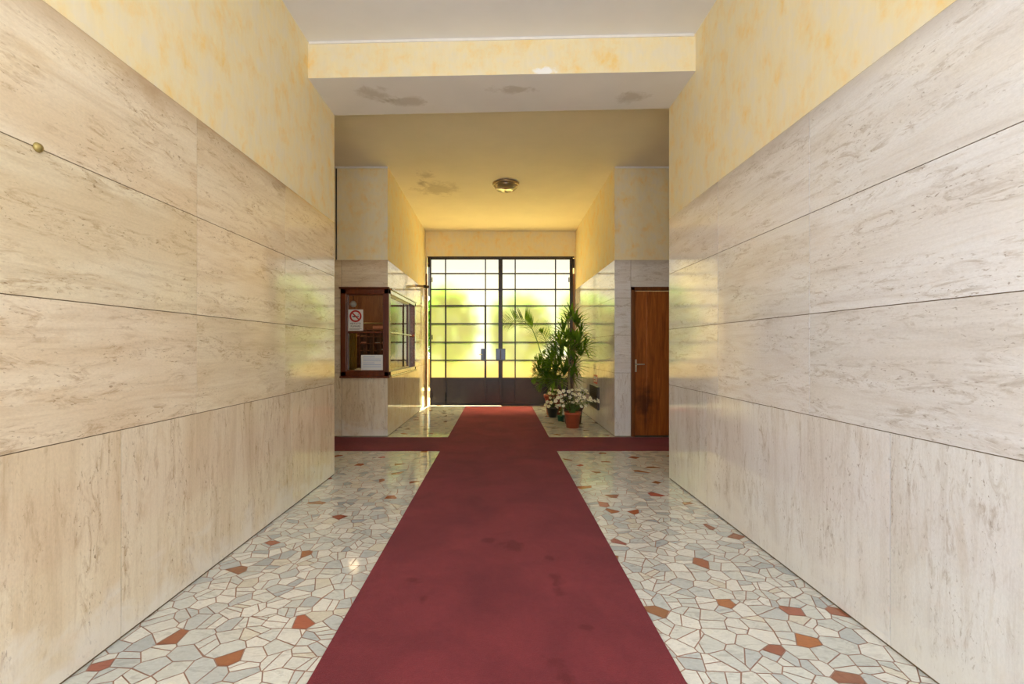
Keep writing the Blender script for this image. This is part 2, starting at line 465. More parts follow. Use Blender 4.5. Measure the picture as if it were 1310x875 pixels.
def slab(b, O, U, N, u0, u1, z0, z1, vertical=False, th=0.02, m=0, hg=0.002, vg=0.0022):
    """a stone slab on a wall: O origin, U unit along the wall, N unit outward normal (front face on the wall plane)"""
    O, U, N = Vector(O), Vector(U), Vector(N); Z = Vector((0, 0, 1))
    a0, a1, c0, c1 = u0 + vg, u1 - vg, z0 + hg, z1 - hg
    P = lambda u, z, d: O + U*u + Z*z - N*d
    ou, ov = srnd.uniform(0, 40), srnd.uniform(0, 40)
    if vertical: ou = 200.0
    elif z1 == ZB[4]: ov = 100.0 - z1
    g = (lambda u, z: (z + ou, u + ov)) if vertical else (lambda u, z: (u + ou, z + ov))
    k = srnd.uniform(0.95, 1.02); col = (k, k * srnd.uniform(0.985, 1.005), k * srnd.uniform(0.97, 1.0))
    fr = [(a0, c0), (a1, c0), (a1, c1), (a0, c1)]
    pts = [P(u, z, 0) for u, z in fr]; uv = [g(u, z) for u, z in fr]
    if (pts[1]-pts[0]).cross(pts[2]-pts[1]).dot(N) < 0: pts = pts[::-1]; uv = uv[::-1]; fr = fr[::-1]
    b.poly(pts, m, uv=uv, col=col)
    for i in range(4):
        p, q = fr[i], fr[(i+1) % 4]
        b.poly([P(*q, 0), P(*p, 0), P(*p, th), P(*q, th)], m, uv=[g(*q), g(*p), g(*p), g(*q)], col=col)

def courses(b, O, U, N, ext, seams, seams_low, holes=(), m=0, start=0):
    """fills u in ext with slabs in four courses, leaving rectangular holes (u0,u1,z0,z1) open"""
    for ci in range(4):
        z0, z1 = ZB[ci], ZB[ci+1]
        us = [ext[0]] + [s for s in (seams_low if ci == 0 else seams) if ext[0] < s < ext[1]] + [ext[1]]
        for u0, u1 in zip(us[:-1], us[1:]):
            rects = [(u0, u1, z0, z1)]
            for h in holes:
                new = []
                for r in rects:
                    a, c, e, g = r
                    if h[1] <= a or h[0] >= c or h[3] <= e or h[2] >= g: new.append(r); continue
                    if a < h[0]: new.append((a, h[0], e, g))
                    if c > h[1]: new.append((h[1], c, e, g))
                    m0, m1 = max(a, h[0]), min(c, h[1])
                    if e < h[2]: new.append((m0, m1, e, h[2]))
                    if g > h[3]: new.append((m0, m1, h[3], g))
                rects = new
            for r in rects:
                if r[1]-r[0] > 0.01 and r[3]-r[2] > 0.01: slab(b, O, U, N, *r, vertical=(ci == 0), m=m)

RZ = 3.95
W3 = lambda tm: [tm, M_plaster, M_joint]
ST = dict(kind='structure')
# corridor, left (its face looks to +x)
b = MB()
b.box(-1.95, XL - 0.004, -2.0, D1L - 0.004, 0, ZB[4] - 0.004, 2)
b.box(-1.95, XL - 0.001, -2.0, D1L, ZB[4], 4.0, 1)
seamL = [-1.73, -0.637, 0.456, 1.553, 2.647, 3.74]; lowL = [-1.30, 0.40, 2.116, 3.86]
courses(b, (XL, 0, 0), (0, 1, 0), (1, 0, 0), (-2.0, D1L), seamL, lowL)
courses(b, (-1.95, D1L, 0), (1, 0, 0), (0, 1, 0), (0, 0.298), [], [])
tag(b.build('wall_left', W3(M_trav_l)), 'left corridor wall in beige travertine slabs with cream plaster above', 'wall', **ST)
# corridor, right
b = MB()
b.box(XR + 0.004, 1.95, -2.0, D1R - 0.004, 0, ZB[4] - 0.004, 2)
b.box(XR + 0.001, 1.95, -2.0, D1R, ZB[4], 4.0, 1)
seamR = [-1.78, -0.69, 0.40, 1.49, 2.58, 3.66]; lowR = [-1.40, 0.33, 2.048, 3.86]
courses(b, (XR, 0, 0), (0, 1, 0), (-1, 0, 0), (-2.0, D1R), seamR, lowR)
courses(b, (XR + 0.001, D1R, 0), (1, 0, 0), (0, 1, 0), (0, 0.296), [], [])
tag(b.build('wall_right', W3(M_trav_r)), 'right corridor wall in pale travertine slabs with cream plaster above', 'wall', **ST)
# the cross hall's near walls and ends
b = MB(); b.box(-4.5, -1.951, 4.56, D1L, 0, 4.0, 0); b.box(-4.7, -4.4, 4.56, 7.2, 0, 4.0, 0)
tag(b.build('wall_hall_left', [M_plaster]), 'plastered end of the cross hall on the left behind the corridor wall', 'wall', **ST)
b = MB(); b.box(1.951, 4.5, 4.41, D1R, 0, 4.0, 0); b.box(4.4, 4.7, 4.41, 7.2, 0, 4.0, 0)
tag(b.build('wall_hall_right', [M_plaster]), 'plastered end of the cross hall on the right behind the corridor wall', 'wall', **ST)

# wall facing the camera beside the vestibule, left, with the lodge window opening at its corner
BX0, BZ0, BZ1 = -2.254, 0.872, 2.104
BY1 = 9.10
b = MB(); y0, y1 = D2 + 0.004, 7.16
for (a, c, e, g) in ((-4.4, BX0, 0, ZB[4]), (BX0, XVL - 0.004, 0, BZ0), (BX0, XVL - 0.004, BZ1, ZB[4])): b.box(a, c, y0, y1, e, g, 2)
b.box(-4.4, XVL, D2 + 0.001, y1, ZB[4], 4.0, 1)
courses(b, (-4.4, D2, 0), (1, 0, 0), (0, -1, 0), (0, 4.4 + XVL), [0.9, 1.99], [0.6, 1.2, 1.9], holes=[(4.4 + BX0, 9, BZ0, BZ1)])
tag(b.build('wall_lodge_front', W3(M_trav_l)), 'greyish travertine wall around the lodge window facing the entrance', 'wall', **ST)
b = MB()
for (a, c, e, g) in ((7.161, BY1, 0, BZ0), (7.161, BY1, BZ1, ZB[4]), (BY1, D3, 0, ZB[4])): b.box(-1.80, XVL - 0.004, a, c, e, g, 2)
b.box(-1.80, XVL - 0.001, 7.161, D3, ZB[4], 4.0, 1)
courses(b, (XVL, 0, 0), (0, 1, 0), (1, 0, 0), (D2, D3), [8.03, 9.3], [8.4, 9.7], holes=[(D2 - 1, BY1, BZ0, BZ1)])
tag(b.build('wall_vestibule_left', W3(M_trav_l)), 'left vestibule wall beside the glazed doors, travertine below yellow plaster', 'wall', **ST)
# right
RDX0, RDX1, RDZ = 1.885, 2.84, 2.142
b = MB()
for (a, c, e, g) in ((XR + 0.004, RDX0, 0, ZB[4]), (RDX0, RDX1, RDZ, ZB[4]), (RDX1, 4.4, 0, ZB[4])): b.box(a, c, y0, y1, e, g, 2)
b.box(XR, 4.4, D2 + 0.001, y1, ZB[4], 4.0, 1)
courses(b, (XR, D2, 0), (1, 0, 0), (0, -1, 0), (0, 4.4 - XR), [1.3, 2.4], [1.6], holes=[(RDX0 - XR, RDX1 - XR, -1, RDZ)])
tag(b.build('wall_door_side', W3(M_trav_r)), 'travertine wall around the brown wooden door', 'wall', **ST)
b = MB()
b.box(XR + 0.004, 1.86, 7.161, D3, 0, ZB[4] - 0.004, 2); b.box(XR + 0.001, 1.86, 7.161, D3, ZB[4], 4.0, 1)
courses(b, (XR, 0, 0), (0, 1, 0), (-1, 0, 0), (D2, D3), [8.0, 9.1], [8.3, 9.6])
tag(b.build('wall_vestibule_right', W3(M_trav_r)), 'right vestibule wall behind the plants, travertine below yellow plaster', 'wall', **ST)
# end wall with the door opening
DX0, DX1, DZ = -1.556, 1.625, 3.253
b = MB()
b.box(-1.9, -1.575, D3 + 0.001, 10.75, 0, DZ, 0); b.box(DX1 + 0.01, 1.95, D3 + 0.001, 10.75, 0, DZ, 0)
b.box(-1.9, 1.95, D3 + 0.001, 10.75, DZ, 4.0, 0)
tag(b.build('wall_back', [M_plaster]), 'yellow plastered wall above and around the glazed doors', 'wall', **ST)
# lodge room shell
b = MB()
b.box(-3.6, -3.5, 7.17, 9.6, 0, 2.75, 0); b.box(-3.5, -1.81, 9.5, 9.6, 0, 2.75, 0); b.box(-3.6, -1.81, 7.17, 9.6, 2.65, 2.75, 0)
tag(b.build('wall_lodge_inside', [M_lodge]), 'brown panelled walls inside the porter lodge, seen through its window', 'wall', **ST)

# ------------------------------------------------------------------ ceilings and beam
b = MB(); b.box(-4.7, 4.7, -2.0, 4.3, 3.914, 4.2)
tag(b.build('ceiling', [M_ceil_front]), 'pale ceiling over the front of the corridor', 'ceiling', **ST)
b = MB()
prof = [(4.5, 3.872), (D2, 3.866), (D3 + 0.25, 3.79)]
for (ya, za), (yb, zb) in zip(prof[:-1], prof[1:]):
    b.poly([(-4.7, ya, za), (-4.7, yb, zb), (4.7, yb, zb), (4.7, ya, za)], 0)
b.poly([(-4.7, 4.5, 4.2), (4.7, 4.5, 4.2), (4.7, D3+.25, 4.2), (-4.7, D3+.25, 4.2)], 0)
for s in (-4.7, 4.7): b.poly([(s, 4.5, 3.872), (s, D2, 3.866), (s, D3+.25, 3.79), (s, D3+.25, 4.2), (s, 4.5, 4.2)], 0)
b.poly([(-4.7, D3+.25, 3.79), (4.7, D3+.25, 3.79), (4.7, D3+.25, 4.2), (-4.7, D3+.25, 4.2)], 0)
b.poly([(-4.7, 4.5, 3.872), (4.7, 4.5, 3.872), (4.7, 4.5, 4.2), (-4.7, 4.5, 4.2)], 0)
tag(b.build('ceiling_rear', [M_ceil_rear]), 'stained cream ceiling over the cross hall and vestibule', 'ceiling', **ST)
b = MB()
fl, fr_, bl, br = (-1.66, 4.19), (1.66, 4.08), (-1.66, D1L), (1.66, D1R); zb, zt = 3.60, 4.0
q = lambda p, z: (p[0], p[1], z)
b.poly([q(fl, zb), q(fr_, zb), q(fr_, zt), q(fl, zt)], 0)
b.poly([q(fl, zb), q(bl, zb), q(br, zb), q(fr_, zb)], 1)
b.poly([q(bl, zb), q(bl, zt), q(br, zt), q(br, zb)], 1)
b.poly([q(fl, zt), q(fr_, zt), q(br, zt), q(bl, zt)], 1)
b.poly([q(fl, zb), q(fl, zt), q(bl, zt), q(bl, zb)], 1); b.poly([q(fr_, zb), q(br, zb), q(br, zt), q(fr_, zt)], 1)
def chip(t, co, c):      # a patch of white filler on the plaster
    v = t.n('ShaderNodeVectorMath', {0: co, 1: (0.38, 0, 3.62)}, operation='SUBTRACT').outputs[0]
    v = t.n('ShaderNodeVectorMath', {0: v, 1: (8.5, 0.001, 26.0)}, operation='MULTIPLY').outputs[0]
    d = t.n('ShaderNodeVectorMath', {0: v}, operation='LENGTH').outputs['Value']
    f = t.ramp(t.math('ADD', d, t.math('MULTIPLY', t.math('SUBTRACT', t.noise(co, 16, 5), 0.5), 2.0)), [(0.6, 1.0), (1.0, 0.0)])
    return t.mix(f, c, srgb(250, 250, 250))
M_plaster_beam = plaster('sponged_plaster_beam', srgb(244, 230, 190), srgb(240, 230, 204), srgb(246, 214, 142), chip)
tag(b.build('ceiling_beam', [M_plaster_beam, M_beam_under]), 'deep beam crossing the corridor, sponged plaster front and stained white underside', 'beam', **ST)
def strip(name, p0, p1, z0, z1, n, label, th=0.012):
    b = MB(); p0, p1, n = Vector(p0), Vector(p1), Vector(n)
    A = [p0, p1, p1 + n*th, p0 + n*th]
    lo = [(v.x, v.y, z0) for v in A]; hi = [(v.x, v.y, z1) for v in A]
    b.poly(lo[::-1]); b.poly(hi)
    for i in range(4): b.poly([lo[i], lo[(i+1) % 4], hi[(i+1) % 4], hi[i]])
    tag(b.build(name, [M_white_trim]), label, 'trim', **ST)
strip('trim_1', (-1.64, 4.19, 0), (1.64, 4.081, 0), 3.892, 3.913, (0, -1, 0), 'thin white strip along the top of the beam')
strip('trim_2', (-4.3, D2, 0), (XVL, D2, 0), 3.838, 3.864, (0, -1, 0), 'thin white strip under the ceiling above the lodge window')
strip('trim_3', (XR, D2, 0), (4.3, D2, 0), 3.838, 3.864, (0, -1, 0), 'thin white strip under the ceiling above the brown door')

# ------------------------------------------------------------------ glazed steel doors (door_1)
sD = 59.0
X = lambda p: (p - VX) / sD
Z = lambda p: CH + (VY - p) / sD
cols = [550.5, 569.7, 621.0, 640.4, 659.2, 711.0, 730.4]
rows = [329.4, 349.5, 369.9, 391.0, 414.0, 437.8, 461.0, 484.3]
door = empty('door_1', (0.03, D3, 0), 'wide double steel door with frosted glass panes over dark lower panels', 'door', kind='structure')
off = Vector(door.location)
def local(b):
    b.v = [(v[0] - off.x, v[1] - off.y, v[2] - off.z) for v in b.v]; return b
yf0, yf1 = D3 + 0.03, D3 + 0.075
b = MB()   # fixed outer frame
b.box(-1.56, 1.625, D3 + 0.0, D3 + 0.10, Z(329.6), DZ, 0)
b.box(1.567, 1.60, D3 + 0.0, D3 + 0.09, 0, DZ - 0.01, 0)
b.box(-1.535, -1.515, D3 + 0.0, D3 + 0.09, 2.4, DZ - 0.01, 0)
b.box(-1.55, -1.49, D3 - 0.03, D3 + 0.02, 3.02, 3.22, 0); b.box(1.57, 1.63, D3 - 0.03, D3 + 0.02, 3.0, 3.2, 0)
local(b).build('door_frame', M_steel, door, bevel=0.004)
b = MB(); b.box(1.603, 1.64, D3 - 0.012, D3 + 0.06, 0, 2.88)
tag(local(b).build('door_jamb', M_jamb, door, bevel=0.003), 'brown wooden jamb on the right')
b = MB(); b.box(-1.592, -1.560, D3 - 0.012, D3 + 0.06, 0, 2.88)
tag(local(b).build('door_jamb', M_jamb, door, bevel=0.003), 'brown wooden jamb on the left')

def leaf(c0, c1, cs, z0, name):
    b = MB(); t = 0.013
    b.box(X(c0), X(c0) + 0.03, yf0, yf1, z0, Z(329.6)); b.box(X(c1) - 0.03, X(c1), yf0, yf1, z0, Z(329.6))
    b.box(X(c0), X(c1), yf0, yf1, Z(331.5), Z(328.9)); b.box(X(c0), X(c1), yf0, yf1, z0, z0 + 0.05)
    for c in cs: b.box(X(c) - t, X(c) + t, yf0 + .002, yf1 - .002, z0, Z(330))
    for r in rows[1:]:
        k = 0.014 if r < 480 else 0.02
        b.box(X(c0), X(c1), yf0 + .004, yf1 - .004, Z(r) - k, Z(r) + k)
    lf = local(b).build(name, M_steel, door, bevel=0.003)
    b = MB(); b.box(X(c0) + 0.02, X(c1) - 0.02, yf0 + 0.012, yf1 - 0.012, z0 + 0.02, Z(484.3))
    local(b).build('lower_panel', M_steel, lf)
    edges = [c0] + list(cs) + [c1]
    for i in range(len(edges) - 1):
        for j in range(len(rows) - 1):
            b = MB(); xa, xb, za, zb = X(edges[i]) + .01, X(edges[i+1]) - .01, Z(rows[j+1]) + .01, Z(rows[j]) - .01
            yy = (yf0 + yf1) / 2
            b.poly([(xa, yy, za), (xb, yy, za), (xb, yy, zb), (xa, yy, zb)])
            local(b).build('glass_pane', M_frost, lf)
    return lf
lfL = leaf(549.6, 639.4, cols[1:3], 0.014, 'door_leaf')
lfR = leaf(641.2, 731.0, cols[4:6], 0.004, 'door_leaf')
# wicket frame within the left leaf, astragal between the leaves, locks
b = MB(); ya, yb = yf0 - 0.012, yf0
b.box(X(569.0), X(571.0), ya, yb, 0.02, Z(391)); b.box(X(619.6), X(622.2), ya, yb, 0.02, Z(391)); b.box(X(569), X(622.2), ya, yb, Z(392.3), Z(390))
local(b).build('wicket_frame', M_steel, lfL, bevel=0.002)
b = MB(); b.box(X(638.6), X(641.9), yf0 - 0.016, yf0, 0.02, Z(330)); local(b).build('astragal', M_steel, lfL, bevel=0.003)
def lock(x0, x1, ridge, par):
    b = MB(); b.box(X(x0), X(x1), yf0 - 0.05, yf0 - 0.012, Z(460.4), Z(446)); lk = local(b).build('lock_box', M_lock, par, bevel=0.006)
    b = MB(); b.box(X(ridge) - .012, X(ridge) + .012, yf0 - 0.062, yf0 - 0.05, Z(459.4), Z(447)); local(b).build('lock_plate', M_steel, lk)
    return lk
lk = lock(615.2, 621.6, 619.5, lfL)
b = MB(); b.tube([(X(616.5), yf0 - .05, Z(453.4)), (X(616.5), yf0 - .09, Z(453.4)), (X(612.8), yf0 - .10, Z(453.4))], 0.01); local(b).build('lock_knob', M_chrome, lk)
lock(634.3, 646.6, 640.4, lfR)
for c, par in ((549.6 + 3, lfL), (728, lfR)):
    for z in (0.25, 1.5, 2.75):
        b = MB(); b.tube([(X(c), yf0 - .008, z - .05), (X(c), yf0 - .008, z + .05)], 0.012); local(b).build('hinge', M_steel, par)
b = MB(); b.box(X(563), X(575), D3 - 0.1, D3, 0.0, 0.03); b = MB()
b.tube([(X(570), yf0 - 0.014, 0.05), (X(570), yf0 - 0.014, 0.30)], 0.012); b.box(X(568.6), X(571.4), yf0 - .02, yf0, .12, .16)
local(b).build('drop_bolt', M_black, lfL)

# ------------------------------------------------------------------ brown wooden door (door_2)
door2 = empty('door_2', (RDX0, D2, 0), 'plain brown veneered door with a chrome lever handle in the right-hand wall', 'door', kind='structure')
off = Vector(door2.location)
b = MB()
b.box(RDX0, RDX0 + 0.055, D2 - 0.02, D2 + 0.1, 0, RDZ); b.box(RDX1 - 0.055, RDX1, D2 - 0.02, D2 + 0.1, 0, RDZ); b.box(RDX0, RDX1, D2 - 0.02, D2 + 0.1, RDZ - 0.055, RDZ)
local(b).build('door_frame', M_doorframe, door2, bevel=0.006)
b = MB(); b.box(RDX0 + 0.056, RDX1 - 0.056, D2 + 0.03, D2 + 0.075, 0.012, RDZ - 0.058)
xs = (829 - VX) / 89.4
b.box(xs - .012, xs + .012, D2 + 0.024, D2 + 0.03, 0.012, RDZ - 0.06)
def grime(t, co, c):      # dark rubbed mark on the lower half of the door
    v = t.n('ShaderNodeVectorMath', {0: co, 1: (0.20, 0, 0.50)}, operation='SUBTRACT').outputs[0]
    v = t.n('ShaderNodeVectorMath', {0: v, 1: (5.5, 0.001, 3.2)}, operation='MULTIPLY').outputs[0]
    d = t.n('ShaderNodeVectorMath', {0: v}, operation='LENGTH').outputs['Value']
    f = t.ramp(t.math('ADD', d, t.math('MULTIPLY', t.math('SUBTRACT', t.noise(co, 9, 5), 0.5), 1.6)), [(0.3, 0.75), (1.0, 0.0)])
    return t.mix(f, c, srgb(64, 26, 14))
M_dw = wood('door_veneer_worn', srgb(124, 60, 16), srgb(186, 106, 40), 0.35, (9, 9, 0.7), 0.3, grime)
lf = local(b).build('door_leaf', M_dw, door2, bevel=0.002)
b = MB(); b.box(RDX0 + .056, RDX1 - .056, D2 - .01, D2 + .1, 0, 0.011); local(b).build('threshold', M_greyplate, door2)
b = MB(); hx = (813.5 - VX) / 89.4; hz = CH + (VY - 466) / 89.4
b.box(hx - .018, hx + .018, D2 + .02, D2 + .029, hz - .11, hz + .07)
b.tube([(hx, D2 + .02, hz), (hx, D2 - .03, hz), (hx + .02, D2 - .035, hz), (hx + .115, D2 - .032, hz)], 0.009)
b.tube([(hx, D2 + .021, hz - .07), (hx, D2 + .01, hz - .07)], 0.012)
tag(local(b).build('door_handle', M_chrome, lf), 'chrome lever handle on a long plate')
b = MB()   # dirt around the handle and lower edge is in a thin worn kick mark of the leaf
# ------------------------------------------------------------------ corner lodge window (window_1)
win = empty('window_1', (XVL, D2, 0), 'dark mahogany framed corner window of the porter lodge', 'window', kind='structure')
off = Vector(win.location)
yo = D2 - 0.055; xo = XVL + 0.03
x0 = BX0; x1 = xo
b = MB()     # front frame
b.box(x0, x0 + .085, yo, D2 + .06, BZ0 - .005, BZ1 + .005); b.box(x1 - .075, x1, yo, D2 + .06, BZ0 - .005, BZ1 + .005)
b.box(x0, x1, yo, D2 + .06, BZ1 - .07, BZ1 + .005); b.box(x0, x1, yo, D2 + .06, BZ0 - .005, BZ0 + .065)
b.box(x0 - .02, x1 + .012, yo - .02, D2 - .0005, BZ1 + .005, BZ1 + .03)
b.box(x0 - .012, x1 + .01, yo - .014, D2 - .0005, BZ0 - .03, BZ0 - .005)
zm = CH + (VY - 425) / 90
b.box(x0 + .08, x1 - .07, yo + .02, D2 + .04, zm - .014, zm + .014)
local(b).build('front_frame', M_booth, win, bevel=0.008)
b = MB()     # bolection moulding inside the front frame
for (a, c, e, g) in ((x0 + .085, x0 + .10, BZ0 + .065, BZ1 - .07), (x1 - .09, x1 - .075, BZ0 + .065, BZ1 - .07), (x0 + .085, x1 - .075, BZ0 + .065, BZ0 + .08), (x0 + .085, x1 - .075, BZ1 - .085, BZ1 - .07)):
    b.box(a, c, yo + .012, D2 + .02, e, g)
local(b).build('front_moulding', M_booth, win, bevel=0.004)
b = MB(); b.poly([(x0 + .08, D2, BZ0 + .06), (x1 - .07, D2, BZ0 + .06), (x1 - .07, D2, BZ1 - .06), (x0 + .08, D2, BZ1 - .06)])
local(b).build('front_glass', M_clear, win)
b = MB()     # side frame
xi = XVL - .06
b.box(xi, xo, D2 + .061, BY1, BZ1 - .055, BZ1 + .004); b.box(xi, xo, D2 + .061, BY1, BZ0 - .004, BZ0 + .055)
b.box(xi, xo + .02, D2 + .061, BY1 + .02, BZ1 + .004, BZ1 + .028); b.box(xi + .07, xo + .012, D2 + .061, BY1 + .02, BZ0 - .028, BZ0 - .004)
b.box(xi, xo, BY1 - .10, BY1, BZ0, BZ1)
local(b).build('side_frame', M_booth_side_lit, win, bevel=0.006)
b = MB()     # sliding sash behind
xs_ = XVL - .03
b.box(xs_ - .015, xs_ + .02, 8.58, 8.63, BZ0 + .055, BZ1 - .055)
b.box(xs_ - .015, xs_ + .02, 7.0, 8.63, BZ1 - .08, BZ1 - .056); b.box(xs_ - .015, xs_ + .02, 7.0, 8.63, BZ0 + .056, BZ0 + .08)
local(b).build('sliding_sash', M_booth, win, bevel=0.003)
b = MB(); b.poly([(xs_, 6.99, BZ0 + .05), (xs_, 9.0, BZ0 + .05), (xs_, 9.0, BZ1 - .05), (xs_, 6.99, BZ1 - .05)])
local(b).build('side_glass', M_clear, win)
b = MB(); b.box(XVL - .005, XVL + .014, D2 + .07, 8.86, 1.485, 1.507); rl = local(b).build('grab_rail', M_booth_side_lit, win, bevel=0.004)
b = MB(); b.tube([(XVL - .0, 8.9, 1.495), (XVL + .04, 8.9, 1.495)], 0.022, 12); b2 = local(b).build('rail_knob', M_terra_lite, rl)

# sign and paper on the front glass
def wp(x, y, s=89.9): return (x - VX) / s, CH + (VY - y) / s
sx0, sz1 = wp(444.4, 395.7); sx1, sz0 = wp(463.9, 423)
sg = empty('no_smoking_sign', ((sx0 + sx1) / 2, D2 - 0.012, sz0), 'white no smoking sign with red ring in the lodge window', 'sign')
off = Vector(sg.location)
b = MB(); b.box(sx0, sx1, D2 - .012, D2 - .009, sz0, sz1); local(b).build('card', M_white, sg)
cx, cz = (sx0 + sx1) / 2, CH + (VY - 404.3) / 89.9; ro, ri = 0.086, 0.062
b = MB(); n = 40; yy = D2 - .0135
ring = lambda r, y: [(cx + r*math.cos(2*math.pi*k/n), y, cz + r*math.sin(2*math.pi*k/n)) for k in range(n)]
b.grid([ring(ri, yy + .0015), ring(ri, yy), ring(ro, yy), ring(ro, yy + .0015)], closed=True, smooth=False)
local(b).build('prohibition_ring', M_red, sg)
b = MB()
def bar(b, xa, za, xb, zb, h, y, th=.0012):
    d = Vector((xb - xa, 0, zb - za)).normalized(); nn = Vector((-d.z, 0, d.x)) * h
    P = [Vector((xa, y, za)) - nn, Vector((xb, y, zb)) - nn, Vector((xb, y, zb)) + nn, Vector((xa, y, za)) + nn]
    Q = [v + Vector((0, th, 0)) for v in P]
    b.poly(P); b.poly(Q[::-1])
    for i in range(4): b.poly([P[i], Q[i], Q[(i+1) % 4], P[(i+1) % 4]])
bar(b, cx - .048, cz + .048, cx + .048, cz - .048, .009, yy - .0012)
local(b).build('prohibition_slash', M_red, sg)
b = MB(); bar(b, cx - .045, cz - .006, cx + .03, cz - .006, .008, yy); bar(b, cx + .033, cz - .006, cx + .045, cz - .006, .008, yy)
b.tube([(cx + .04, yy, cz + .006), (cx + .032, yy, cz + .018), (cx + .044, yy, cz + .028), (cx + .036, yy, cz + .04)], .003, 6)
local(b).build('cigarette', M_ink, sg)
def text(s, size, x, y, z, mat, par, name='lettering', rz=0):
    cu = bpy.data.curves.new(name, 'FONT'); cu.body = s; cu.size = size; cu.align_x = 'CENTER'; cu.extrude = 0.0006
    tmp = bpy.data.objects.new(name, cu); C.objects.link(tmp)
    bpy.context.view_layer.update()
    me = bpy.data.meshes.new_from_object(tmp.evaluated_get(bpy.context.evaluated_depsgraph_get()))
    bpy.data.objects.remove(tmp); me.materials.clear(); me.materials.append(mat)
    o = bpy.data.objects.new(name, me); C.objects.link(o); o.parent = par
    o.rotation_euler = (R(90), 0, rz); o.location = (x - off.x, y - off.y, z - off.z)
    return o
text('VIETATO\nFUMARE', 0.038, cx, D2 - .0135, sz0 + .088, M_ink, sg)
b = MB(); bar(b, sx0 + .02, sz0 + .03, sx1 - .02, sz0 + .03, .002, yy); bar(b, sx0 + .02, sz0 + .018, sx1 - .05, sz0 + .018, .002, yy); local(b).build('small_print', M_ink, sg)

nx0, nz1 = wp(461.2, 454); nx1, nz0 = wp(489.5, 473.7)
nt = empty('paper_notice', ((nx0 + nx1) / 2, D2 - .01, nz0), 'white sheet of paper in the lower right of the lodge window', 'notice')
off = Vector(nt.location)
b = MB(); b.box(nx0, nx1, D2 - .011, D2 - .009, nz0, nz1); local(b).build('sheet', M_white, nt)
b = MB()
for i in range(6): bar(b, nx0 + .03, nz1 - .03 - i*.028, nx1 - (.03 if i % 3 else .12), nz1 - .03 - i*.028, .003, D2 - .0125)
local(b).build('printed_lines', M_blue_ink, nt)

# inside the lodge
b = MB(); b.box(-3.45, -1.83, 7.19, 7.75, 0.80, 0.84); b.box(-3.45, -1.83, 7.6, 7.64, 0, 0.80)
tag(b.build('lodge_counter', M_lodge), 'brown counter inside the lodge behind the front window', 'counter')
rk = empty('mail_rack', (-2.3, 9.4, 0), 'brown wooden mail rack of small pigeonholes inside the lodge', 'rack')
off = Vector(rk.location)
b = MB(); rx0, rx1, rz0, rz1 = -2.93, -2.0, 0.95, 1.62
b.box(rx0, rx1, 9.44, 9.46, rz0, rz1)
for i in range(8): xx = rx0 + (rx1 - rx0) * i / 7; b.box(xx - .008, xx + .008, 9.25, 9.44, rz0, rz1)
for i in range(6): zz = rz0 + (rz1 - rz0) * i / 5; b.box(rx0, rx1, 9.25, 9.44, zz - .008, zz + .008)
b.box(rx0 - .02, rx0, 9.25, 9.46, 0, rz1); b.box(rx1, rx1 + .02, 9.25, 9.46, 0, rz1)
local(b).build('rack_frame', M_rack, rk)
r4 = random.Random(3)
for i in range(7):
    for j in range(5):
        if r4.random() < .4:
            xx = rx0 + (rx1-rx0)*(i+.5)/7; zz = rz0 + (rz1-rz0)*j/5 + .012
            b = MB(); b.box(xx - .05, xx + .05, 9.30, 9.42, zz, zz + r4.uniform(.006, .03))
            tag(b.build('letter_bundle', M_white if r4.random() < .5 else M_paper_pink), 'small bundle of letters in a pigeonhole of the lodge mail rack', 'letters', 'letters in the mail rack')
lo = px(452, 389, 84.0)
gl_ = empty('globe_lamp', lo, 'small white globe lamp hanging inside the lodge window', 'lamp')
b = MB(); b.lathe([(.001, -.05), (.03, -.04), (.048, -.015), (.05, .0), (.045, .02), (.025, .045), (.001, .05)], n=20); b.build('globe', M_white, gl_)
b = MB(); b.tube([(0, 0, .045), (0, 0, 2.65 - lo.z)], .006); b.build('cord', M_black, gl_)
lodge_light = light('lodge_light', 'POINT', 12, (1.0, 0.72, 0.42), (-2.45, 8.2, 2.35), (0, 0, 0), shadow_soft_size=0.08)
# a gold curtain
b = MB(); rowsC = []
for k in range(2):
    rowsC.append([(-2.79 + .2*i/40 + .0, 7.75 + .03*math.sin(i*.9) , 0.0 if k == 0 else 0) for i in range(41)])
rowsC = [[(-2.52 + .20*i/40, 7.90 + .028*math.sin(i*.95), z) for i in range(41)] for z in (0.845, 1.1, 1.4, 1.66)]
b.grid(rowsC); cu = b.build('curtain', M_gold); sm = cu.modifiers.new('solid', 'SOLIDIFY'); sm.thickness = .004
tag(cu, 'narrow gold curtain hanging at the left inside the lodge window', 'curtain')
b = MB(); b.tube([(-3.4, 7.90, 1.67), (-1.85, 7.90, 1.67)], .01); tag(b.build('curtain_rod', M_brass), 'thin brass rod carrying the gold curtain in the lodge', 'rod')
b = MB(); b.lathe([(0.001, 0), (.05, .0), (.075, .03), (.08, .07), (.06, .10), (.03, .115), (.001, .118)], (-2.17, 7.5, .84), 20)
tag(b.build('cream_bowl', M_petal_cream), 'small cream rounded dish on the lodge counter by the window', 'dish')
b = MB(); b.box(-2.26, -2.05, 7.205, 7.32, .84, .87); b.box(-2.24, -2.07, 7.21, 7.31, .87, .89)
tag(b.build('paper_stack', M_paper_pink, bevel=.003), 'low stack of pinkish papers on the lodge counter', 'papers')
b = MB(); b.box(-2.42, -2.15, 9.27, 9.40, 1.635, 1.69); tag(b.build('pink_folder', M_paper_pink, bevel=.004), 'pink folder lying on top of the lodge mail rack', 'folder')

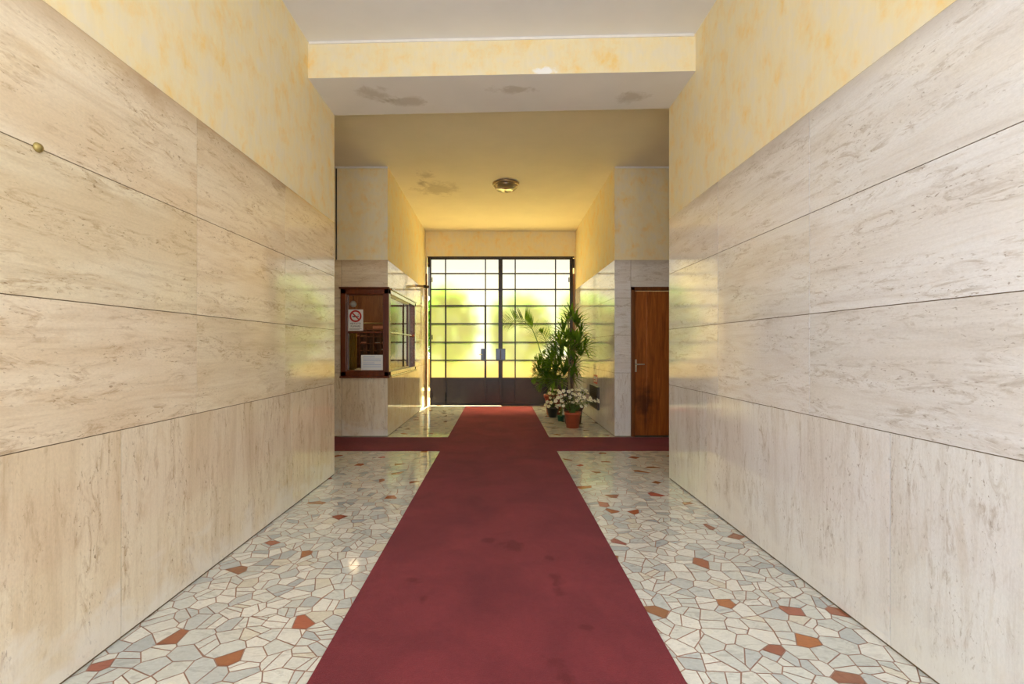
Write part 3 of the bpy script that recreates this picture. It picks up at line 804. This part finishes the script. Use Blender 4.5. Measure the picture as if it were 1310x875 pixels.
# ------------------------------------------------------------------ carpets
def carpet(name, x0, x1, y0, y1, z0, z1, label):
    b = MB(); b.box(x0, x1, y0, y1, z0, z1)
    tag(b.build(name, M_carpet, bevel=0.002), label, 'carpet')
carpet('runner_carpet', -0.722, 0.705, -1.9, 10.44, 0.0062, 0.0125, 'long dark red runner leading straight down to the glazed doors')
carpet('cross_carpet', -4.3, 4.3, 5.965, 6.865, 0.0, 0.006, 'dark red carpet crossing under the runner towards both side halls')

# ------------------------------------------------------------------ ceiling lamp, wall fittings
lm = empty('ceiling_lamp', (0.105, 7.62, 3.853), 'round flush ceiling lamp with a glass dome in the middle of the rear ceiling', 'lamp')
b = MB(); b.lathe([(0.001, 0.0), (.21, 0.0), (.212, -.012), (.20, -.03), (.185, -.034), (.18, -.03)], n=40); b.build('lamp_base', M_lampmetal, lm)
t = NT('lamp_glass'); tx = t.coord()
t.surf(**{'Base Color': srgb(150, 128, 84), 'Roughness': 0.14, 'Transmission Weight': 0.25, 'Specular IOR Level': 0.6})
b = MB()
pr = [(.18, -.03), (.178, -.05), (.165, -.075), (.135, -.10), (.09, -.118), (.04, -.126), (.001, -.128)]
n = 48; b.grid([[((r + (.004 if k % 2 else 0) * (r > .03)) * math.cos(2*math.pi*k/n), (r + (.004 if k % 2 else 0) * (r > .03)) * math.sin(2*math.pi*k/n), z) for k in range(n)] for r, z in pr], closed=True)
b.build('glass_dome', t.mat, lm)
b = MB(); b.lathe([(0.001, -.140), (.012, -.138), (.014, -.126), (.001, -.12)], n=16); b.build('finial', M_lampmetal, lm)

b = MB(); b.lathe([(.001, 0), (.016, 0), (.018, .004), (.014, .012), (.001, .016)], n=18)
o = b.build('wall_plug', M_brass); o.location = (XL, 1.73, 1.985); o.rotation_euler = (0, R(90), 0)
tag(o, 'small round brass plug in the upper joint of the left wall', 'plug')

fx = empty('wall_fixture', (XVL, 9.3, 2.46), 'short pale rod with a dark tip high on the left wall by the glazed doors', 'fixture')
b = MB(); b.box(0, .012, -.04, .04, -.03, .03); b.build('wall_plate', M_white_trim, fx, bevel=.003)
b = MB(); b.tube([(.012, 0, 0), (.13, 0.1, 0)], .022, 14); b.build('rod', M_lampmetal, fx)
b = MB(); b.tube([(.13, .1, 0), (.20, .16, 0)], .03, 14); b.build('rod_tip', M_black, fx)

bxo = empty('wall_cabinet', (XR, 8.34, 0.24), 'low dark metal hatch on the right vestibule wall behind the white flowers', 'hatch')
b = MB(); b.box(-.03, 0, -.36, .36, 0.0, .38); b.build('hatch_frame', M_greyplate, bxo, bevel=.004)
b = MB(); b.box(-.036, -.03, -.32, .32, .03, .35)
for i in range(9): b.box(-.042, -.036, -.30, .30, .05 + i*.033, .062 + i*.033)
b.build('hatch_cover', M_greyplate, bxo)
rs = empty('fire_sign', (XR, 8.3, 0.66), 'small red sign on the right vestibule wall above the dark hatch', 'sign')
b = MB(); b.box(-.004, 0, -.15, .15, 0, .15); b.build('sign_plate', M_red, rs)
b = MB(); b.box(-.006, -.004, -.12, -.02, .03, .12); b.box(-.006, -.004, .02, .12, .03, .05); b.box(-.006, -.004, .02, .12, .07, .12); b.build('sign_symbol', M_white, rs)
b = MB(); b.tube([(-2.325, D2 - .012, 2.53), (-2.325, D2 - .012, 3.83)], .009, 8)
tag(b.build('wall_conduit', M_greyplate), 'thin grey conduit running up the plaster above the lodge window', 'pipe')

# ------------------------------------------------------------------ plants
def blade(b, base, d, L, wd, droop=0.3, fold=0.25, n=5, side=None, m=0):
    """one strap leaf: a folded, drooping, tapered strip"""
    d = Vector(d).normalized(); p = Vector(base)
    s = Vector(side) if side else d.cross(Vector((0, 0, 1)))
    if s.length < 1e-3: s = Vector((1, 0, 0))
    s.normalize(); rows = []
    prof = [0.35, 0.85, 1.0, 0.85, 0.55, 0.06] if n == 5 else [0.4, 1.0, 0.7, 0.05]
    for i in range(n + 1):
        t = i / n; wv = wd * prof[i] / 2
        nrm = s.cross(d).normalized()
        rows.append([p - s*wv + nrm*fold*wv, p.copy(), p + s*wv + nrm*fold*wv])
        p = p + d * (L / n)
        d = (d + Vector((0, 0, -droop / n * (0.5 + t)))).normalized()
        s = (s - d * s.dot(d)).normalized()
    b.grid(rows, m)

def pot(root, r0, r1, h, mat, rim=True, square=False):
    b = MB(); n = 4 if square else 32
    if rim: pr = [(.001, 0), (r0, 0), (r1*.97, h*.82), (r1*1.06, h*.82), (r1*1.08, h), (r1*.95, h), (r1*.92, h*.9), (.001, h*.9)]
    else: pr = [(.001, 0), (r0, 0), (r1, h), (r1*.93, h), (r1*.9, h*.9), (.001, h*.9)]
    b.lathe(pr, n=n); p = b.build('pot', mat, root, bevel=.004 if square else 0)
    b = MB(); b.lathe([(r1*.91, h*.86), (r1*.6, h*.92), (.001, h*.93)], n=20); b.build('soil', M_soil, p)
    return p

def fan(b, c, d, L, rr, n=9, wd=.034, spread=1.25):
    d = Vector(d).normalized()
    a = d.cross(Vector((0, 1, .35)));
    if a.length < .05: a = Vector((1, 0, 0))
    a.normalize(); u = a.cross(d).normalized()
    for i in range(n):
        t = (i / (n - 1) - .5) * 2 * spread
        dd = d*math.cos(t) + a*math.sin(t) + u*rr.uniform(-.05, .18)
        blade(b, c, dd, L * rr.uniform(.85, 1.05) * (1 - .15*abs(t)), wd * rr.uniform(.85, 1.15), rr.uniform(.1, .5), .3)

def frond(b, pts, L, n, rr, wd=.016, start=.3, down=.25):
    pts = [Vector(p) for p in pts]
    def at(t):
        f = t * (len(pts) - 1); i = min(int(f), len(pts) - 2); return pts[i].lerp(pts[i+1], f - i), (pts[i+1] - pts[i]).normalized()
    for i in range(n):
        t = start + (1 - start) * i / (n - 1); p, d = at(t)
        s = d.cross(Vector((0, 1, .3)));
        if s.length < .05: s = Vector((1, 0, 0))
        s.normalize(); k = math.sin(math.pi * (0.16 + .78 * (i / (n - 1)))) ** .7
        for sg_ in (-1, 1):
            dd = d*.62 + s*sg_*.78 + Vector((0, 0, rr.uniform(.1, .4)))
            blade(b, p, dd, L * k * rr.uniform(.85, 1.1), wd, rr.uniform(down*.5, down*1.6), .35, 3)

# tall lady palm close to the wall
rr = random.Random(21)
sL = 76.0
root = px(733, 445, sL); root.z = 0
lp = empty('lady_palm', root, 'tall dark green lady palm with finger-like leaves close to the right vestibule wall', 'plant')
off = Vector(lp.location)
pot(lp, .13, .165, .30, M_pot_brown)
fans = [(731, 404, 0, 72), (727, 414, -1, 71), (738, 418, 1, 73), (743, 428, 1, 73.5), (747, 444, 1, 74), (743, 455, .6, 75), (721, 426, -1, 71),
        (716, 438, -1, 72), (724, 444, 0, 74), (712, 452, -1, 72), (728, 459, .2, 75), (707, 462, -1, 73), (717, 466, -.4, 74), (736, 435, .3, 75), (734, 468, .7, 74), (704, 472, -.8, 73), (725, 434, -.3, 73),
        (731, 424, .2, 74), (730, 448, .1, 76), (738, 448, .5, 72), (719, 455, -.5, 75), (712, 476, -.5, 74), (722, 480, 0, 75), (731, 482, .4, 75), (709, 488, -.6, 74), (700, 484, -.9, 73), (726, 470, .1, 76), (735, 412, .4, 74), (718, 446, -.6, 76), (740, 440, .6, 76)]
b = MB(); stems = []
for (fx_, fy_, k, s_) in fans:
    s_ += 3.5; c = px(fx_, fy_, s_)
    fan(b, c - off, (k*.9 + rr.uniform(-.35, .35), rr.uniform(-.5, .1), rr.uniform(-.1, .75)), rr.uniform(.26, .33), rr, rr.choice((8, 9, 10)), .052)
    stems.append(c)
b.v = [(min(v[0], XR - .015 - off.x), v[1], v[2]) for v in b.v]
b.build('foliage', M_leaf2, lp)
for ci in range(4):
    bx, by = rr.uniform(-.07, .07), rr.uniform(-.07, .07); top = (bx*1.6, by*1.6, [1.75, 1.55, 1.35, 1.2][ci])
    b = MB(); b.tube([(bx, by, .27), (bx*1.3, by*1.2, .9), top], [.014, .012, .009], 8)
    for k, c in enumerate(stems):
        if k % 4 == ci:
            cc = c - off; zz = max(.5, min(top[2], cc.z - .12)); b.tube([(bx*1.3, by*1.3, zz), ((bx*1.3 + cc.x)/2, (by + cc.y)/2, (zz + cc.z)/2 + .03), cc], .0045, 6)
    b.build('cane', M_stem, lp)

# areca palm with a long arching frond to the left
sA = 67.4
root = px(709, 445, sA); root.z = 0
ap = empty('areca_palm', root, 'feathery palm in a terracotta pot with one frond arching left over the glazed door', 'plant')
off = Vector(ap.location)
pot(ap, .14, .185, .39, M_terra)
b = MB(); st = MB()
main = [(0, 0, .36)] + [tuple(px(x, y, s) - off) for x, y, s in ((703, 470, 67.4), (693, 455, 67.6), (687.5, 437, 67.8), (681, 421, 68), (671, 411.5, 68.2), (658, 410, 68.6), (645, 414, 69))]
frond(b, main, .31, 34, rr, .024, .46, .25); st.tube(main, [.012, .01, .009, .008, .007, .006, .004, .002], 6)
for (tx_, ty_, mx_, my_) in ((690, 424, 704, 432), (700, 412, 708, 440), (716, 420, 713, 450), (683, 470, 698, 458), (680, 486, 697, 466), (686, 497, 700, 472), (694, 452, 704, 462), (722, 455, 716, 464), (690, 478, 703, 470), (697, 488, 705, 474), (710, 490, 710, 474), (722, 490, 716, 474), (684, 460, 700, 462), (699, 440, 706, 452), (700, 462, 706, 464), (712, 446, 710, 456), (690, 490, 703, 476), (704, 496, 707, 480), (714, 472, 711, 470), (682, 478, 700, 466), (706, 476, 708, 470), (694, 470, 704, 466), (708, 428, 708, 446), (716, 484, 712, 476)):
    s_ = sA + rr.uniform(-.8, 2.5)
    m_ = px(mx_, my_, (s_ + sA)/2) - off; e_ = px(tx_, ty_, s_) - off
    pts = [Vector((rr.uniform(-.05, .05), rr.uniform(-.05, .05), .36))]
    for k in range(1, 7):
        t = k / 6; pts.append((1-t)**2 * pts[0] + 2*t*(1-t) * m_ + t*t * e_)
    frond(b, pts, .21, 18, rr, .024, .42, .45); st.tube(pts, [.009, .008, .007, .006, .005, .004, .002], 6)
b.build('foliage', M_leaf, ap); st.build('stalk', M_gstem, ap)

def flower_mesh(name, r, pm):
    b = MB()
    for k in range(5):
        a = 2*math.pi*k/5; d = Vector((math.cos(a), math.sin(a), .35)); s = Vector((-math.sin(a), math.cos(a), 0))
        rows_ = []
        for t, wv in ((0, .12), (.35, .75), (.7, 1.0), (1.0, .5)):
            p = d*r*t + Vector((0, 0, -.25*r*t*t)); rows_.append([p - s*r*.42*wv, p + Vector((0, 0, .08*r)), p + s*r*.42*wv])
        b.grid(rows_, 0)
    b.lathe([(.001, .0), (r*.16, .02*r), (r*.12, .22*r), (.001, .26*r)], n=10, m=1)
    o = b.build(name, [pm, M_yellow]); return o

def bush(root, pr, spots_, leaves, stemz, pm, r, rr):
    """stems + leaves + individual blossoms around a pot"""
    off = Vector(root.location); b = MB(); st = MB(); first = None
    for c in spots_:
        cc = Vector(c) - off
        base = Vector((rr.uniform(-.4, .4)*pr, rr.uniform(-.4, .4)*pr, stemz))
        mid = base.lerp(cc, .55) + Vector((0, 0, .05 + .2*abs(cc.x)*.3))
        pts = [((1-t)**2)*base + 2*t*(1-t)*mid + t*t*cc for t in (0, .25, .5, .75, 1)]
        st.tube(pts, .0028, 5)
        for _ in range(leaves):
            t = rr.uniform(.15, .95); p = ((1-t)**2)*base + 2*t*(1-t)*mid + t*t*cc
            blade(b, p, (rr.uniform(-1, 1), rr.uniform(-1, 1), rr.uniform(-.3, .8)), rr.uniform(.04, .075), rr.uniform(.02, .032), .6, .2, 3)
        if first is None: fl = flower_mesh('flower', r, pm); first = fl; fl.parent = root
        else: fl = first.copy(); C.objects.link(fl); fl.parent = root
        fl.location = cc
        dd = Vector((cc.x*1.2 + rr.uniform(-.25, .25), -.55 + rr.uniform(-.3, .3), .45 + rr.uniform(-.3, .4)))
        fl.rotation_euler = dd.to_track_quat('Z', 'Y').to_euler(); k = rr.uniform(.8, 1.15); fl.scale = (k, k, k)
    b.build('leaves', M_leaf3, root); st.build('stems', M_gstem, root)

# white flowers in the terracotta pot (front)
rr = random.Random(8)
root = px(732.5, 445, 80.3); root.z = 0
f1 = empty('white_flower_pot', root, 'white flowering plant in a terracotta pot, nearest of the plants by the right wall', 'plant')
pot(f1, .098, .125, .25, M_terra)
pl = [(745, 496), (741, 500), (748, 500), (751, 503), (738, 498), (728, 502), (733, 503), (724, 506), (730, 508), (736, 506), (721, 500), (716, 503), (713, 509), (718, 513),
      (715, 519), (720, 520), (748, 508), (752, 511), (757, 513), (761, 514), (765, 511), (766, 515), (742, 510), (744, 514), (738, 513), (748, 520), (744, 521), (750, 519),
      (734, 515), (728, 514), (724, 517), (741, 505), (755, 509), (719, 508), (711, 513), (732, 498)]
bush(f1, .11, [px(x + rr.uniform(-1, 1), y + rr.uniform(-1, 1), rr.uniform(79.0, 82.5)) for x, y in pl], 6, .22, M_petal, .034, rr)
# cream flowers in the dark pot
root = px(707, 445, 69.8); root.z = 0
f2 = empty('cream_flower_pot', root, 'cream flowering plant in a small dark pot beside the runner near the glazed doors', 'plant')
pot(f2, .07, .105, .19, M_pot_dark)
pl = [(706, 498), (710, 499), (714, 500), (703, 503), (708, 504), (713, 505), (704, 509), (709, 510), (700, 514), (705, 515), (711, 514), (717, 502), (698, 518), (716, 510), (712, 519), (702, 520)]
bush(f2, .09, [px(x, y, rr.uniform(69.5, 72)) for x, y in pl], 6, .17, M_petal_cream, .036, rr)
# orchid in the green pot
root = px(717.5, 445, 73.6); root.z = 0
f3 = empty('orchid_pot', root, 'small green pot with tall thin sprays of tiny white blossoms', 'plant')
pot(f3, .05, .065, .10, M_pot_green)
pl = [(722, 470), (725, 474), (727, 478), (723, 480), (728, 473), (719, 480), (726, 481), (716, 527), (713, 522), (729, 469)]
bush(f3, .05, [px(x, y, rr.uniform(74, 77)) for x, y in pl], 3, .09, M_petal, .022, rr)
# ------------------------------------------------------------------ the garden beyond the doors
b = MB(); b.box(-12, 12, 10.76, 30, -.2, -.02)
tag(b.build('ground', M_garden_ground), 'pale gravel ground outside the glazed doors', 'ground', **ST)
b = MB(); b.box(-6, 7, 16.2, 16.45, -.02, 0.9)
tag(b.build('garden_wall', M_garden_wall), 'low sunlit ochre wall seen blurred through the lowest panes', 'wall')
def shrub(c, rad, n, name, label, seed):
    rr = random.Random(seed); b = MB()
    for _ in range(n):
        v = Vector((rr.gauss(0, 1), rr.gauss(0, 1), rr.gauss(0, 1))).normalized() * rr.uniform(.6, 1)
        p = Vector((c[0] + v.x*rad[0], c[1] + v.y*rad[1], c[2] + v.z*rad[2]))
        blade(b, p, (rr.uniform(-1, 1), rr.uniform(-1, 1), rr.uniform(-1, .6)), .26, .15, .5, .2, 3)
    root = empty(name, (c[0], c[1], -.02), label, 'shrub'); off = Vector(root.location)
    b.v = [tuple(Vector(v) - off) for v in b.v]
    b.build('foliage', M_garden, root)
    b = MB(); b.tube([(0, 0, 0), (0.05, 0, c[2]*.6), (0, 0, c[2])], [.09, .07, .05], 8); b.build('trunk', M_bark, root)
shrub((-1.5, 15.0, 1.95), (.95, .6, 1.15), 1300, 'garden_shrub', 'green shrub blurred behind the panes of the left door leaf', 1)
shrub((0.6, 15.4, 1.85), (.98, .55, 1.05), 1200, 'garden_shrub', 'middle green shrub blurred behind the join of the two door leaves', 3)
shrub((2.75, 15.0, 2.0), (1.05, .6, 1.3), 1300, 'garden_shrub', 'large yellow-green shrub blurred behind the panes of the right door leaf', 2)
b = MB(); b.box(-8, -2.9, 17.6, 18.4, -.02, 4.2)
tag(b.build('garden_building', M_white_wall), 'bright white outbuilding blurred behind the leftmost panes', 'building')
